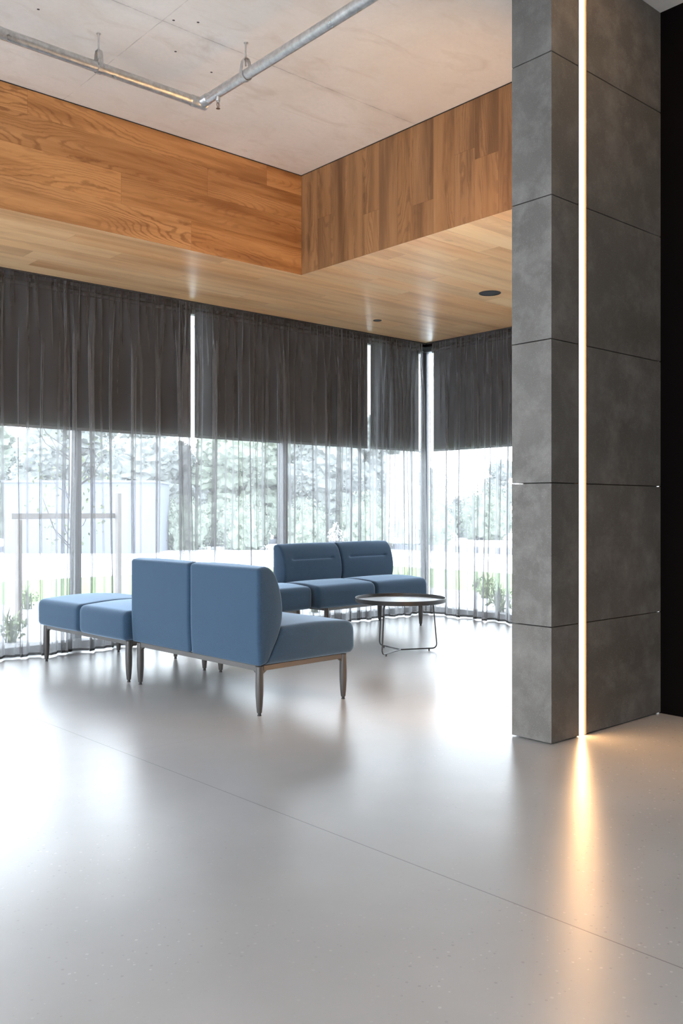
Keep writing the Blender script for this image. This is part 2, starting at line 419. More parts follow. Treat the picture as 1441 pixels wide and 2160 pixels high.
# backing of the bulkhead, so no light leaks
bm = bmesh.new(); box(bm, XW, GX, FY+.004, FY+.05, SOF+.005, CEIL+.2); box(bm, FX+.004, FX+.05, PY1, FY, SOF+.005, CEIL+.2)
box(bm, XW, GX+.1, FY+.02, GY+.1, SOF+.02, SOF+.12); box(bm, FX+.02, GX+.1, PY1, FY+.05, SOF+.02, SOF+.12)
struct('wall_bulkhead_backing', bm, M_BLACK)
# soffit boards
q = []; y = FY
while y < GY+.08:
    y1 = min(y+.19, GY+.1); x = XW - random.uniform(0, 1.5)
    while x < GX+.1:
        x1 = min(x+random.uniform(1.6, 2.2), GX+.1); xa = max(x, XW)
        if x1 > xa: q.append(((xa, y, SOF), (1, 0, 0), x1-xa, (0, 1, 0), y1-y, 0, 0))
        x = x1
    y = y1
y = FY
while y > PY1:
    y0 = max(y-.19, PY1); x = FX - random.uniform(0, 1.5)
    while x < GX+.1:
        x1 = min(x+random.uniform(1.6, 2.2), GX+.1); xa = max(x, FX)
        if x1 > xa: q.append(((xa, y0, SOF), (1, 0, 0), x1-xa, (0, 1, 0), y-y0, 0, 0))
        x = x1
    y = y0
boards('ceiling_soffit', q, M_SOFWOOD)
# shadow-gap trim where timber meets concrete
bm = bmesh.new(); box(bm, XW, FX, FY-.005, FY-.0005, CEIL-.005, CEIL-.0005); struct('trim_1', bm, M_CORE)
bm = bmesh.new(); box(bm, FX-.005, FX-.0005, PY1+.003, FY-.006, CEIL-.005, CEIL-.0005); struct('trim_2', bm, M_CORE)
# walls behind the camera
bm = bmesh.new(); box(bm, XW-.15, XW, YS, GY+.12, 2.75, ENTRY+.2); box(bm, XW-.15, XW, YS, -2.2, 0, 2.75); struct('wall_left', bm, M_WHITEWALL)
bm = bmesh.new(); box(bm, XW-.15, GX, YS-.15, YS, 0, ENTRY+.2); struct('wall_back', bm, M_WHITEWALL)
# dark wall to the right of the pier, running towards the camera
bm = bmesh.new(); box(bm, PX1, PX1+.12, YS, PY0+.01, 0, ENTRY+.02); struct('wall_right', bm, M_BLACK)
# wall segment closing the gap behind the pier on the far side
bm = bmesh.new(); box(bm, PX1, GX+.1, 2.70, 2.82, 0, ENTRY); struct('wall_inner', bm, M_WHITEWALL)

# stone pier: tiles with open joints round a set-back core; the joint at the LED slot splits the wide face
zj = [0.004, .575, 1.284, 1.990, 2.696, 3.399, ENTRY]
LX0, LX1 = 3.909, 3.973
bm = bmesh.new(); T = .022; g = .0022
for a, b in zip(zj, zj[1:]):
    z0, z1 = a+g, b-g
    box(bm, LX1+.004, PX1-.001, PY0, PY0+T, z0, z1)
    Lp = [(PX0, PY1), (PX0, PY0), (LX0-.004, PY0), (LX0-.004, PY0+T), (PX0+T, PY0+T), (PX0+T, PY1)]
    va = [bm.verts.new((x, y, z0)) for x, y in Lp]; vb = [bm.verts.new((x, y, z1)) for x, y in Lp]
    bm.faces.new(va[::-1]); bm.faces.new(vb)
    for i_ in range(6): bm.faces.new((va[i_], va[(i_+1) % 6], vb[(i_+1) % 6], vb[i_]))
    box(bm, PX0+T+.001, PX1, PY1-T, PY1, z0, z1)
bmesh.ops.bevel(bm, geom=list(bm.edges), offset=.0012, segments=1, affect='EDGES')
pier = struct('wall_pier', bm, M_STONE)
bm = bmesh.new(); box(bm, PX0+T+.004, LX0-.006, PY0+T+.003, PY1-T-.03, 0, ENTRY); box(bm, LX1+.006, PX1, PY0+T+.003, PY1-T-.03, 0, ENTRY)
box(bm, LX0-.006, LX1+.006, PY0+.07, PY1-T-.03, 0, ENTRY)
core = obj('wall_pier_core', bm, M_CORE); core.parent = pier
led = empty('led_strip_light', ((LX0+LX1)/2, PY0, 0), 0, 'glowing warm vertical LED light strip set into the dark stone pier', 'light')
bm = bmesh.new(); box(bm, -.0245, .0245, .006, .020, .004, ENTRY-.002); d = obj('diffuser', bm, M_LED, led)
bm = bmesh.new()
for s_ in (-1, 1):
    for xa, ya, xb, yb in ((.0248, .006, .031, -.0010), ):
        q4 = [(s_*xa, ya), (s_*xb, yb), (s_*xb, .03), (s_*xa, .03)]
        va = [bm.verts.new((x, y, .003)) for x, y in q4]; vb = [bm.verts.new((x, y, ENTRY-.001)) for x, y in q4]
        bm.faces.new(va); bm.faces.new(vb[::-1])
        for i_ in range(4): bm.faces.new((va[i_], va[(i_+1) % 4], vb[(i_+1) % 4], vb[i_]))
obj('channel', bm, M_CHANNEL, led)

led = empty('led_strip_light', ((LX0+LX1)/2, PY1, 0), 0, 'warm vertical LED light strip on the far face of the stone pier, hidden from view', 'light')
bm = bmesh.new(); box(bm, -.027, .027, .001, .012, .004, 3.12); obj('diffuser', bm, M_LED2, led)
bm = bmesh.new(); box(bm, -.031, -.0275, .001, .014, .003, 3.125); box(bm, .0275, .031, .001, .014, .003, 3.125); obj('channel', bm, M_CHANNEL, led)

# ------------------------------------------------------------------ windows
mull_x = [XW, -3.3, -1.1, 1.1, 3.31, 5.50, GX]
for i, (a, b) in enumerate(zip(mull_x, mull_x[1:])):
    bm = bmesh.new()
    box(bm, a+.001, a+.028, GY-.06, GY+.04, 0, SOF); box(bm, b-.028, b-.001, GY-.06, GY+.04, 0, SOF)
    box(bm, a+.028, b-.028, GY-.06, GY+.04, 0, .055); box(bm, a+.028, b-.028, GY-.06, GY+.04, SOF-.05, SOF)
    o = struct('window_%d' % (i+1), bm, M_FRAME)
    bm = bmesh.new(); box(bm, a+.028, b-.028, GY-.004, GY+.004, .055, SOF-.05); obj('glass_pane', bm, M_GLASS, o)
mull_y = [GY, 4.95, 2.82]
for i, (b, a) in enumerate(zip(mull_y, mull_y[1:])):
    bm = bmesh.new()
    box(bm, GX-.06, GX+.04, a+.001, a+.028, 0, SOF); box(bm, GX-.06, GX+.04, b-.028, b-.001, 0, SOF)
    box(bm, GX-.06, GX+.04, a+.028, b-.028, 0, .055); box(bm, GX-.06, GX+.04, a+.028, b-.028, SOF-.05, SOF)
    o = struct('window_%d' % (i+7), bm, M_FRAME)
    bm = bmesh.new(); box(bm, GX-.004, GX+.004, a+.028, b-.028, .055, SOF-.05); obj('glass_pane', bm, M_GLASS, o)
# unseen opening added in the left wall behind the camera to let daylight in
bm = bmesh.new()
for yy in (-2.2, .1, 2.4, 4.7, 6.95): box(bm, XW-.1, XW, yy, yy+.05, 0, 2.75)
box(bm, XW-.1, XW, -2.15, 6.95, 0, .06); struct('window_9', bm, M_FRAME)

bm = bmesh.new(); box(bm, XW, GX-.07, CY+.035, GY-.065, 2.968, SOF+.01); struct('trim_3', bm, M_BLACK)
bm = bmesh.new(); box(bm, CX+.035, GX-.065, 2.83, CY+.03, 2.968, SOF+.01); struct('trim_4', bm, M_BLACK)
# ------------------------------------------------------------------ roller blinds
ZB = 1.828
def blind(name, a, b, along, label, grp=None):
    o = empty(name, (0, 0, 0), 0, label, 'roller blind', grp)
    n = 24; bm = bmesh.new(); rows_ = []
    for dz in (0, 1):
        pass
    def P(s, d, z): return (s, BY+d, z) if along == 'x' else (BX+d, s, z)
    lo, hi = P(a, -.0008, ZB), P(b, .0008, 2.93)
    box(bm, min(lo[0], hi[0]), max(lo[0], hi[0]), min(lo[1], hi[1]), max(lo[1], hi[1]), ZB, 2.93); obj('blind_fabric', bm, M_BLIND, o)
    bm = bmesh.new(); lo, hi = P(a, -.006, 0), P(b, .006, 0)
    box(bm, min(lo[0], hi[0]), max(lo[0], hi[0]), min(lo[1], hi[1]), max(lo[1], hi[1]), ZB-.022, ZB+.002); bevel_all(bm, .002); obj('bottom_bar', bm, M_BLINDBAR, o)
    bm = bmesh.new(); tube(bm, [P(a, .0, 2.948), P(b, .0, 2.948)], .020, 14); obj('roller_tube', bm, M_BLIND, o, smooth=True, angle=50)
    for s in (a-.008, b+.008):
        bm = bmesh.new(); lo, hi = P(s-.004, -.022, 0), P(s+.004, .022, 0)
        box(bm, lo[0] if lo[0] < hi[0] else hi[0], max(lo[0], hi[0]), min(lo[1], hi[1]), max(lo[1], hi[1]), 2.925, SOF-.004); obj('bracket', bm, M_BLINDBAR, o)
    return o
blind('roller_blind', 2.16, 4.352, 'x', 'dark half-lowered roller blind behind the left end of the long curtain', 'half-lowered roller blinds')
blind('roller_blind', 4.392, 6.545, 'x', 'dark half-lowered roller blind between two bright slits, above the backed sofa by the window', 'half-lowered roller blinds')
blind('roller_blind', 6.590, 7.335, 'x', 'narrow dark roller blind next to the room corner', 'half-lowered roller blinds')
blind('roller_blind', 4.70, 6.86, 'y', 'dark roller blind on the side window beside the stone pier', 'half-lowered roller blinds')


# ------------------------------------------------------------------ sheer curtains
def zpath(s0, s1, folds, step=.007):
    """plan path of a curtain: flat panels joined by Z-shaped pleats. folds = (start, width, depth)"""
    key = [(s0, 0.0)]
    for (p, wd_, dp) in sorted(folds):
        key += [(p - .012, .004), (p + wd_, .000 - dp*.15), (p + wd_*.96, -dp*.55), (p, -dp*.60), (p + wd_*.03, -dp), (p + wd_ + .004, -dp*.95), (p + wd_ + .022, -dp*.35)]
        # panel billows between the pleats are added below
    key.append((s1, 0.0))
    pts = [Vector((a, b, 0)) for a, b in key]
    # Chaikin smoothing
    for _ in range(2):
        np_ = [pts[0]]
        for a, b in zip(pts, pts[1:]): np_ += [a*.75+b*.25, a*.25+b*.75]
        np_.append(pts[-1]); pts = np_
    out = [pts[0]]; acc = 0
    for a, b in zip(pts, pts[1:]):
        L = (b-a).length; n = max(1, int(L/step))
        for k in range(1, n+1): out.append(a.lerp(b, k/n))
    return out
def smoothstep(x): x = max(0, min(1, x)); return x*x*(3-2*x)
def curtain(name, s0, s1, folds, along, label, seed, zb=.014, sgn=1):
    rnd = random.Random(seed); path = zpath(s0, s1, folds); n = len(path)
    # averaged path for the gathered heading
    cum = [0.0]
    for a, b in zip(path, path[1:]): cum.append(cum[-1] + (b-a).length)
    xs = [p.x for p in path]; ps = [0.0]
    for v in xs: ps.append(ps[-1] + v)
    W_ = 26; avg = []
    for i in range(n):
        a = max(0, i-W_); b = min(n, i+W_+1); avg.append((ps[b]-ps[a])/(b-a))
    for i in range(1, n): avg[i] = max(avg[i], avg[i-1]+.0003)
    ph = [rnd.uniform(0, 6.28) for _ in range(8)]
    zs = [zb, .05, .11, .25, .5, .8, 1.1, 1.4, 1.7, 2.0, 2.2, 2.4, 2.5, 2.6, 2.68, 2.74, 2.79, 2.83, 2.87, 2.90, 2.93, 2.955, 2.975, 2.99, SOF-.004]
    def pos(i, z, off=0):
        p = path[i]; s = cum[i]
        k = smoothstep((z-2.30)/.66)
        amp = .62 + .38*(1-z/3) 
        dm = .022*math.sin(s*9.3+ph[0]+z*.25) + .016*math.sin(s*21+ph[1]-z*.5) + .007*math.sin(s*47+ph[2]) + .0055*math.sin(s*83+ph[6]+1.2*math.sin(s*5))
        dm *= .6 + .9*(1-z/3)
        drift = .022*math.sin(s*2.3+ph[3])*(2.4-z)/2.4*.7 + .010*math.sin(z*1.6+s*5+ph[4])
        x = p.x*(1-k) + avg[i]*k + drift*(1-k)
        d = (p.y*amp + dm)*(1-k) - .006*k
        fine = .0042*math.sin(s*200+ph[5]) + .003*math.sin(s*113+ph[6])
        kf = smoothstep((z-2.66)/.25)
        d += fine*kf; x += .002*math.sin(s*200+ph[5]+1.4)*kf
        # pinch groups below the header
        km = math.exp(-((z-2.72)/.26)**2)
        d += .013*math.sin(s*52+ph[7])*km + .006*math.sin(s*91+ph[1])*km
        if along == 'x': return (x, CY+d-off, z)
        return (CX+d-off, x, z)
    def sheet(z_list, off):
        me_v = []; fs = []
        for z in z_list:
            for i in range(n): me_v.append(pos(i, z, off))
        for r in range(len(z_list)-1):
            for i in range(n-1):
                a = r*n+i; fs.append((a, a+1, a+n+1, a+n))
        me = bpy.data.meshes.new(name); me.from_pydata(me_v, [], fs)
        for p in me.polygons: p.use_smooth = True
        return me
    me = sheet(zs, 0); me.materials.append(M_SHEER); o = bpy.data.objects.new(name, me); C.objects.link(o)
    tag(o, label, 'curtain')
    me = sheet([zb, .05, .085, .112], .003); me.materials.append(M_HEM); h = bpy.data.objects.new('hem_band', me); C.objects.link(h); h.parent = o
    me = sheet([zb-.001, .022, .032], .0055); me.materials.append(M_TAPE); h = bpy.data.objects.new('weight_tape', me); C.objects.link(h); h.parent = o
    return o
def onX(px, x):
    tt = (px-720.5)/1890.4; return x*(.7496-tt*.6619)/(.6619+tt*.7496)
fl = []
pleats = [(40, 2), (84, 2), (132, 9), (148, 9), (180, 11), (229, 6), (270, 8), (323, 6), (368, 7), (378, 20), (411, 8), (441, 12), (501, 5), (521, 2), (540, 2), (560, 4), (578, 3), (592, 7), (619, 3), (655, 3), (683, 3), (704, 13), (733, 3), (752, 9), (765, 4), (801, 3), (822, 3), (845, 5), (869, 4), (886, 6)]
for px, wpx in pleats:
    a = onY(px, CY); b = onY(px+wpx, CY)
    fl.append((a, max(b-a, .012), .035 + .5*(b-a)))
s = 2.45; rr = random.Random(4); ext = []
while s > XW+.3:
    s -= rr.uniform(.16, .26); ext.append((s, rr.uniform(.015, .06), rr.uniform(.04, .07)))
curtain('sheer_curtain', XW+.1, CX-.03, fl + ext, 'x', 'long grey sheer curtain gathered under the timber soffit on the left window wall', 3)
fr_ = []
for px, wpx in [(912, 6), (942, 5), (973, 9), (1008, 5), (1035, 9), (1056, 4), (1075, 6)]:
    a = onX(px+wpx, CX); b = onX(px, CX); fr_.append((a, max(b-a, .015), .035+.5*(b-a)))
s = 5.75
while s > 3.2:
    s -= rr.uniform(.16, .24); fr_.append((s, rr.uniform(.02, .06), rr.uniform(.04, .07)))
curtain('sheer_curtain', 2.95, CY-.06, fr_, 'y', 'short grey sheer curtain on the side window between room corner and stone pier', 11)
# curtain tracks
bm = bmesh.new(); box(bm, XW+.1, CX, CY-.012, CY+.012, SOF-.012, SOF-.001)
tag(obj('curtain_track', bm, M_TRAYRIM), 'slim dark curtain track under the soffit over the long curtain', 'curtain track')
bm = bmesh.new(); box(bm, CX-.012, CX+.012, 2.95, CY-.02, SOF-.012, SOF-.001)
tag(obj('curtain_track', bm, M_TRAYRIM), 'slim dark curtain track under the soffit over the short side curtain', 'curtain track')

# ------------------------------------------------------------------ lounge seating
def resample(poly, step):
    """closed Catmull-Rom through the points, resampled"""
    n = len(poly); out = []
    for i in range(n):
        p0, p1, p2, p3 = (Vector(poly[(i+k-1) % n]) for k in range(4))
        m = max(2, int((p2-p1).length/step))
        for k in range(m):
            t_ = k/m
            out.append(.5*((2*p1) + (p2-p0)*t_ + (2*p0-5*p1+4*p2-p3)*t_*t_ + (3*p1-p0-3*p2+p3)*t_**3))
    return out
def round_poly(pts, radii, seg=5):
    n = len(pts); out = []
    for i in range(n):
        a, p, b = Vector(pts[i-1]), Vector(pts[i]), Vector(pts[(i+1) % n]); r = radii[i] if i < len(radii) else .01
        r = min(r, (a-p).length*.49, (b-p).length*.49); A = p+(a-p).normalized()*r; B = p+(b-p).normalized()*r
        for k in range(seg+1):
            t_ = k/seg; out.append(A*(1-t_)**2 + p*2*t_*(1-t_) + B*t_**2)
    # densify
    res = []
    for a, b in zip(out, out[1:]+out[:1]):
        m = max(1, int((b-a).length/.022))
        for k in range(m): res.append(a.lerp(b, k/m))
    return res
def cushion(x0, x1, prof, r=.022, disp=None, nx=18, rear_flat=False):
    """extrude a (depth, height) outline along the width with rounded, slightly crowned ends"""
    n = len(prof); c = sum(prof, Vector((0, 0)))/n
    cx_ = (min(p.x for p in prof)+max(p.x for p in prof))/2; hx_ = max(p.x for p in prof)-cx_
    cy_ = (min(p.y for p in prof)+max(p.y for p in prof))/2; hy_ = max(p.y for p in prof)-cy_
    nrm = []
    for i in range(n):
        tg = prof[(i+1) % n]-prof[i-1]; nv = Vector((tg.y, -tg.x))
        nrm.append(nv.normalized() if nv.length > 1e-9 else Vector((0, 0)))
    area_ = sum(prof[i].x*prof[(i+1) % n].y - prof[(i+1) % n].x*prof[i].y for i in range(n))
    if area_ < 0: nrm = [-v for v in nrm]
    st = []
    for k in range(6): a = PI/2*k/5; st.append((x0 + r*(1-math.sin(a)), r*(1-math.cos(PI/2-a))))
    st = [(x0 + r*(1-math.cos(PI/2*k/5)), r*(1-math.sin(PI/2*k/5))) for k in range(6)]
    mid_ = [(x0+r+(x1-x0-2*r)*k/nx, 0) for k in range(1, nx)]
    en = [(x1-(q[0]-x0), q[1]) for q in reversed(st)]
    st = st+mid_+en
    bm = bmesh.new(); rings = []
    for x, ins in st:
        t_ = (x-x0)/(x1-x0); ring = []
        for i in range(n):
            p = Vector((cx_+(prof[i].x-cx_)*(1-ins/hx_), cy_+(prof[i].y-cy_)*(1-ins/hy_)))
            if disp: p = p + nrm[i]*disp(t_, p)
            ring.append(bm.verts.new((x, p.x, p.y)))
        rings.append(ring)
    for a, b in zip(rings, rings[1:]):
        for i in range(n): bm.faces.new((a[i], a[(i+1) % n], b[(i+1) % n], b[i]))
    for ring, s_ in ((rings[0], 1), (rings[-1], -1)):
        cc = Vector((ring[0].co.x, 0, 0))
        # two inner rings so the end face bulges softly
        base = [v.co.copy() for v in ring]; m_ = sum(base, Vector())/n; prev = ring
        for f_, bul in ((.75, .004), (.4, .006)):
            cur = [bm.verts.new((q.x - s_*bul, m_.y+(q.y-m_.y)*f_, m_.z+(q.z-m_.z)*f_)) for q in base]
            for i in range(n): bm.faces.new((prev[i], prev[(i+1) % n], cur[(i+1) % n], cur[i]))
            prev = cur
        bm.faces.new(prev)
    return bm
def seat_prof(dep, back):
    if back:
        P = [(.050, .280), (dep-.022, .278), (dep+.002, .30), (dep-.002, .474), (dep*.62, .490), (.16, .484), (.135, .415)]
        R = [.008, .035, .03, .065, .2, .02, .05]
    else:
        P = [(.0, .278), (dep, .278), (dep+.002, .472), (dep*.5, .492), (-.002, .472)]
        R = [.035, .035, .05, .3, .05]
    return round_poly(P, R)
def back_prof():
    P = [(.012, .278), (.0, .42), (.0, .822), (.062, .838), (.118, .800), (.152, .730), (.172, .655), (.181, .585), (.176, .515), (.150, .440), (.060, .290)]
    R = [.01, .1, .016, .03, .05, .08, .1, .1, .08, .05, .01]
    return round_poly(P, R, 4)
def leg_bm(x, y, h=.275):
    bm = bmesh.new()
    lathe(bm, [(0, h), (.021, h), (.0225, h*.93), (.0235, h*.60), (.0225, h*.42), (.0185, h*.20), (.0150, .022), (.0135, .016), (0, .016)], 18, x, y)
    return bm
def unit(name, label, cat, loc, rz, w, dep, back, il=.05, ir=.05, ry=.028, fy=.078, grp=None, nobr=()):
    """two modules side by side; local x = width, local y = towards the sitter's knees"""
    o = empty(name, loc, rz, label, cat, grp); W2 = 2*w
    sp = seat_prof(dep, back)
    def sd(t_, p):
        c_ = 4*t_*(1-t_); u = max(0, min(1, p.x/dep))
        return (.010*c_**.5*math.sin(PI*u) if p.y > .45 else .003*c_)
    def bd(t_, p):
        c_ = max(0, 4*t_*(1-t_)); v = 0
        if p.x > .05 and p.y > .45:
            v += .006*c_
            win = smoothstep((t_-.12)/.06)*smoothstep((.88-t_)/.06)
            v -= .016*math.exp(-((p.y-.695)/.009)**2)*win
            v -= .004*math.exp(-((p.y-.695)/.03)**2)*win
        return v
    for k in range(2):
        a, b = k*w+.003, (k+1)*w-.003
        obj('seat_cushion', cushion(a, b, sp, .034, sd, rear_flat=back), M_BLUE, o, smooth=True)
        if back:
            bp = back_prof(); dense = []
            for p, q_ in zip(bp, bp[1:]+bp[:1]):
                m = max(1, int((q_-p).length/.006)) if (p.x > .08 and .64 < p.y < .75) else 1
                for j in range(m): dense.append(p.lerp(q_, j/m))
            obj('backrest', cushion(a, b, dense, .022, bd, 40), M_BLUE, o, smooth=True)
    # under-frame: four rails
    z0, z1 = .250, .279
    bm = bmesh.new(); box(bm, il+.022, W2-ir-.022, ry-.012, ry+.014, z0, z1); bevel_all(bm, .0015, 1); obj('side_rail', bm, M_RAIL, o)
    bm = bmesh.new(); box(bm, il+.022, W2-ir-.022, dep-fy-.014, dep-fy+.012, z0, z1); bevel_all(bm, .0015, 1); obj('side_rail', bm, M_RAIL, o)
    for x in (il, W2-ir):
        bm = bmesh.new(); box(bm, x-.012, x+.012, ry+.022, dep-fy-.022, z0, z1); bevel_all(bm, .0015, 1); obj('end_rail', bm, M_RAIL, o)
    for x, sx_ in ((il, 1), (W2-ir, -1)):
        for y, sy_ in ((ry, 1), (dep-fy, -1)):
            l = obj('leg', leg_bm(x, y), M_LEG, o, smooth=True, angle=40)
            bm = bmesh.new(); lathe(bm, [(0, .0175), (.0095, .0175), (.0095, .004), (.012, .003), (.012, 0), (0, 0)], 14, x, y); obj('glide', bm, M_GLIDE, l, smooth=True, angle=40)
            if sx_ in nobr: continue
            # curved bracket joining leg and rail, along both rails
            bm = bmesh.new()
            for ax in (0, 1):
                pr = [(.012, .277), (.075, .277), (.070, .256), (.045, .248), (.028, .236), (.012, .222)]
                s_ = sx_ if ax == 0 else sy_
                va = [];
                for off in (-.007, .007):
                    row = []
                    for u, z in pr:
                        row.append(bm.verts.new((x+s_*u, y+off, z) if ax == 0 else (x+off, y+s_*u, z)))
                    va.append(row)
                bm.faces.new(va[0]); bm.faces.new(va[1][::-1]); m = len(pr)
                for i in range(m): bm.faces.new((va[0][i], va[0][(i+1) % m], va[1][(i+1) % m], va[1][i]))
            obj('bracket', bm, M_LEG, l)
    return o
R_ = math.radians
# near sofa, its back to the camera side
unit('two_seat_sofa', 'blue two-seat lounge sofa nearest the camera, its back turned to the viewer', 'sofa', (2.892, 5.397, 0), R_(-87.6), .6855, .757, True, il=.085, ir=.032, ry=.026, fy=.080, grp=None)
# backless bench continuing the same row towards the curtain
unit('two_seat_bench', 'blue backless two-seat bench at the left, one end by the long curtain', 'bench', (2.786, 6.665, 0), R_(-86.6), .632, .715, False, il=.065, ir=.032, ry=.045, fy=.05)
# row by the window
a3 = R_(183.2); ux_, uy_ = math.cos(a3), math.sin(a3)
Wc = .748; dC = .63
FR = Vector((6.562, 6.125)); fy_ = Vector((-math.sin(a3), math.cos(a3)))
RR = FR - fy_*dC
unit('two_seat_sofa', 'blue two-seat sofa with stitched backrests standing by the window corner', 'sofa', (RR.x, RR.y, 0), a3, Wc, dC, True, il=.06, ir=.14, ry=.026, fy=.045, nobr=(-1,))
RR2 = RR + Vector((ux_, uy_))*(2*Wc+.022)
unit('two_seat_bench', 'blue backless bench joined to the window sofa, mostly hidden behind the near sofa', 'bench', (RR2.x, RR2.y, 0), a3, Wc-.008, dC-.05, False, il=.14, ir=.07, ry=.04, fy=.045, nobr=(1,))

# ------------------------------------------------------------------ coffee table
tb = empty('coffee_table', (5.165, 5.125, 0), 0, 'round charcoal tray-top coffee table with thin black wire legs', 'coffee table')
bm = bmesh.new(); lathe(bm, [(0, .422), (.362, .422), (.362, .4175), (0, .4175)], 96); obj('tray_surface', bm, M_TRAY, tb, smooth=True, angle=30)
bm = bmesh.new(); lathe(bm, [(.362, .4170), (.362, .443), (.3635, .4445), (.3665, .4445), (.368, .443), (.366, .412), (.360, .409), (.0, .409), (0, .4165), (.361, .4165)], 96); obj('tray_rim', bm, M_TRAYRIM, tb, smooth=True, angle=30)
def fl_xy(px, py):
    D = 1890.4*1.15/(py-1076); L = (px-720.5)/1890.4*D; return L*.7496+D*.6619, -L*.6619+D*.7496
feet = [Vector((4.87-5.165, 5.03-5.125)), Vector((5.232-5.165, 5.46-5.125)), Vector((5.50-5.165, 4.965-5.125))]
for f_ in feet:
    u = f_.normalized(); r_ = .318
    pts = fillet([(0, 0, .020), (u.x*r_, u.y*r_, .020), (u.x*(r_-.035), u.y*(r_-.035), .402), (u.x*(r_-.10), u.y*(r_-.10), .4045)], .045, 8)
    bm = bmesh.new(); tube(bm, pts, .0055, 10); l = obj('leg', bm, M_WIRE, tb, smooth=True, angle=50)
    bm = bmesh.new(); lathe(bm, [(0, .016), (.006, .016), (.006, 0), (0, 0)], 10, u.x*(r_-.07), u.y*(r_-.07)); obj('glide', bm, M_GLIDE, l)

# ------------------------------------------------------------------ sprinkler pipework under the slab
PZ = 3.602; PR = .0295; PYL = 4.612; PXR = 2.945
pw = empty('sprinkler_pipe', (PXR, PYL, PZ), 0, 'galvanised steel sprinkler pipe run turning a corner below the concrete ceiling', 'pipe')
bm = bmesh.new(); tube(bm, [(XW-PXR+.01, 0, 0), (.035, 0, 0)], PR, 28); obj('pipe', bm, M_GALV, pw, smooth=True, angle=50)
bm = bmesh.new(); tube(bm, [(0, YS-PYL+.01, .004), (0, -.01, .004)], PR, 28); obj('pipe', bm, M_GALV, pw, smooth=True, angle=50)
bm = bmesh.new(); tube(bm, [(-.075, 0, 0), (-.07, 0, 0), (.030, 0, 0), (.034, 0, 0)], [PR+.0005, PR+.0035, PR+.0035, PR-.004], 28)
tube(bm, [(0, -.08, .004), (0, -.076, .004), (0, -.005, .004)], [PR+.0005, PR+.003, PR+.003], 28); obj('elbow_fitting', bm, M_GALV, pw, smooth=True, angle=50)
sy = 4.43-PYL
bm = bmesh.new(); tube(bm, [(0, sy, 0), (0, sy, -PR-.018)], [.017, .0125], 14); tube(bm, [(0, sy, -PR-.017), (0, sy, -PR-.028)], .009, 6)
sh = obj('sprinkler_head', bm, M_GALV, pw, smooth=True, angle=40)
bm = bmesh.new()
for s_ in (-1, 1): tube(bm, [(s_*.007, sy, -PR-.027), (s_*.0105, sy, -PR-.042), (s_*.003, sy, -PR-.058)], .0016, 6)
tube(bm, [(0, sy, -PR-.028), (0, sy, -PR-.052)], .0022, 8); lathe(bm, [(0, -PR-.060), (.011, -PR-.060), (.013, -PR-.062), (0, -PR-.062)], 14, 0, sy)
obj('frame_arms', bm, M_BRONZE, sh)
def hanger(x, y, zc, axis, label):
    o = empty('pipe_hanger', (x, y, zc), 0 if axis == 'x' else PI/2, label, 'pipe hanger')
    bm = bmesh.new(); tube(bm, [(0, 0, PR+.020), (0, 0, CEIL-zc-.0)], .0048, 10); r_ = obj('threaded_rod', bm, M_GALV, o, smooth=True, angle=50)
    bm = bmesh.new(); lathe(bm, [(0, CEIL-zc-.003), (.013, CEIL-zc-.003), (.013, CEIL-zc), (0, CEIL-zc)], 14); obj('ceiling_anchor', bm, M_GALV, o)
    # clevis strap: U below, A-shape above
    prof = [(math.sin(a)*(PR+.003), -math.cos(a)*(PR+.003)) for a in [R_(-100+200*k/16) for k in range(17)]]
    prof = [(-.012, PR+.062), (-.022, PR+.045), (-PR-.0035, .012)] + prof + [(PR+.0035, .012), (.022, PR+.045), (.012, PR+.062), (-.012, PR+.062)]
    bm = bmesh.new(); wd_ = .013; tk = .0028; n = len(prof); V_ = []
    for y_, z_ in prof:
        V_.append((bm.verts.new((-wd_, y_, z_)), bm.verts.new((wd_, y_, z_))))
    for a, b in zip(V_, V_[1:]): bm.faces.new((a[0], a[1], b[1], b[0]))
    c_ = obj('clevis_strap', bm, M_GALV, o)
    md = c_.modifiers.new('thick', 'SOLIDIFY'); md.thickness = tk; md.offset = 1
    bm = bmesh.new(); tube(bm, [(0, 0, PR+.050), (0, 0, PR+.060)], .009, 6); tube(bm, [(0, 0, PR+.063), (0, 0, PR+.071)], .009, 6); obj('nut', bm, M_GALV, o)
    return o
hanger(2.278, PYL, PZ, 'x', 'steel clevis hanger holding the left pipe run')
hanger(PXR, 4.150, PZ+.004, 'y', 'steel clevis hanger holding the right pipe run near the sprinkler head')

# ------------------------------------------------------------------ soffit fittings
def disc(name, x, y, r, label, cat):
    o = empty(name, (x, y, SOF), 0, label, cat)
    bm = bmesh.new(); lathe(bm, [(r*.90, -.0005), (r*.90, -.004), (r*.97, -.005), (r, -.003), (r, -.0005)], 48); obj('trim_ring', bm, M_TRAYRIM, o, smooth=True, angle=40)
    bm = bmesh.new(); lathe(bm, [(0, -.0012), (r*.9, -.0012), (r*.9, -.0006), (0, -.0006)], 48); obj('grille' if r > .06 else 'lens', bm, M_GRILLE, o)
M_GRILLE = simple('charcoal_speaker_grille', (.030, .032, .036), .5, var=.3, scale=400)
disc('ceiling_speaker', 6.02, 4.90, .094, 'large round charcoal ceiling speaker set in the timber soffit beside the pier', 'ceiling speaker')
disc('recessed_downlight', 6.06, 6.33, .042, 'small dark round downlight in the soffit near the curtain', 'downlight')

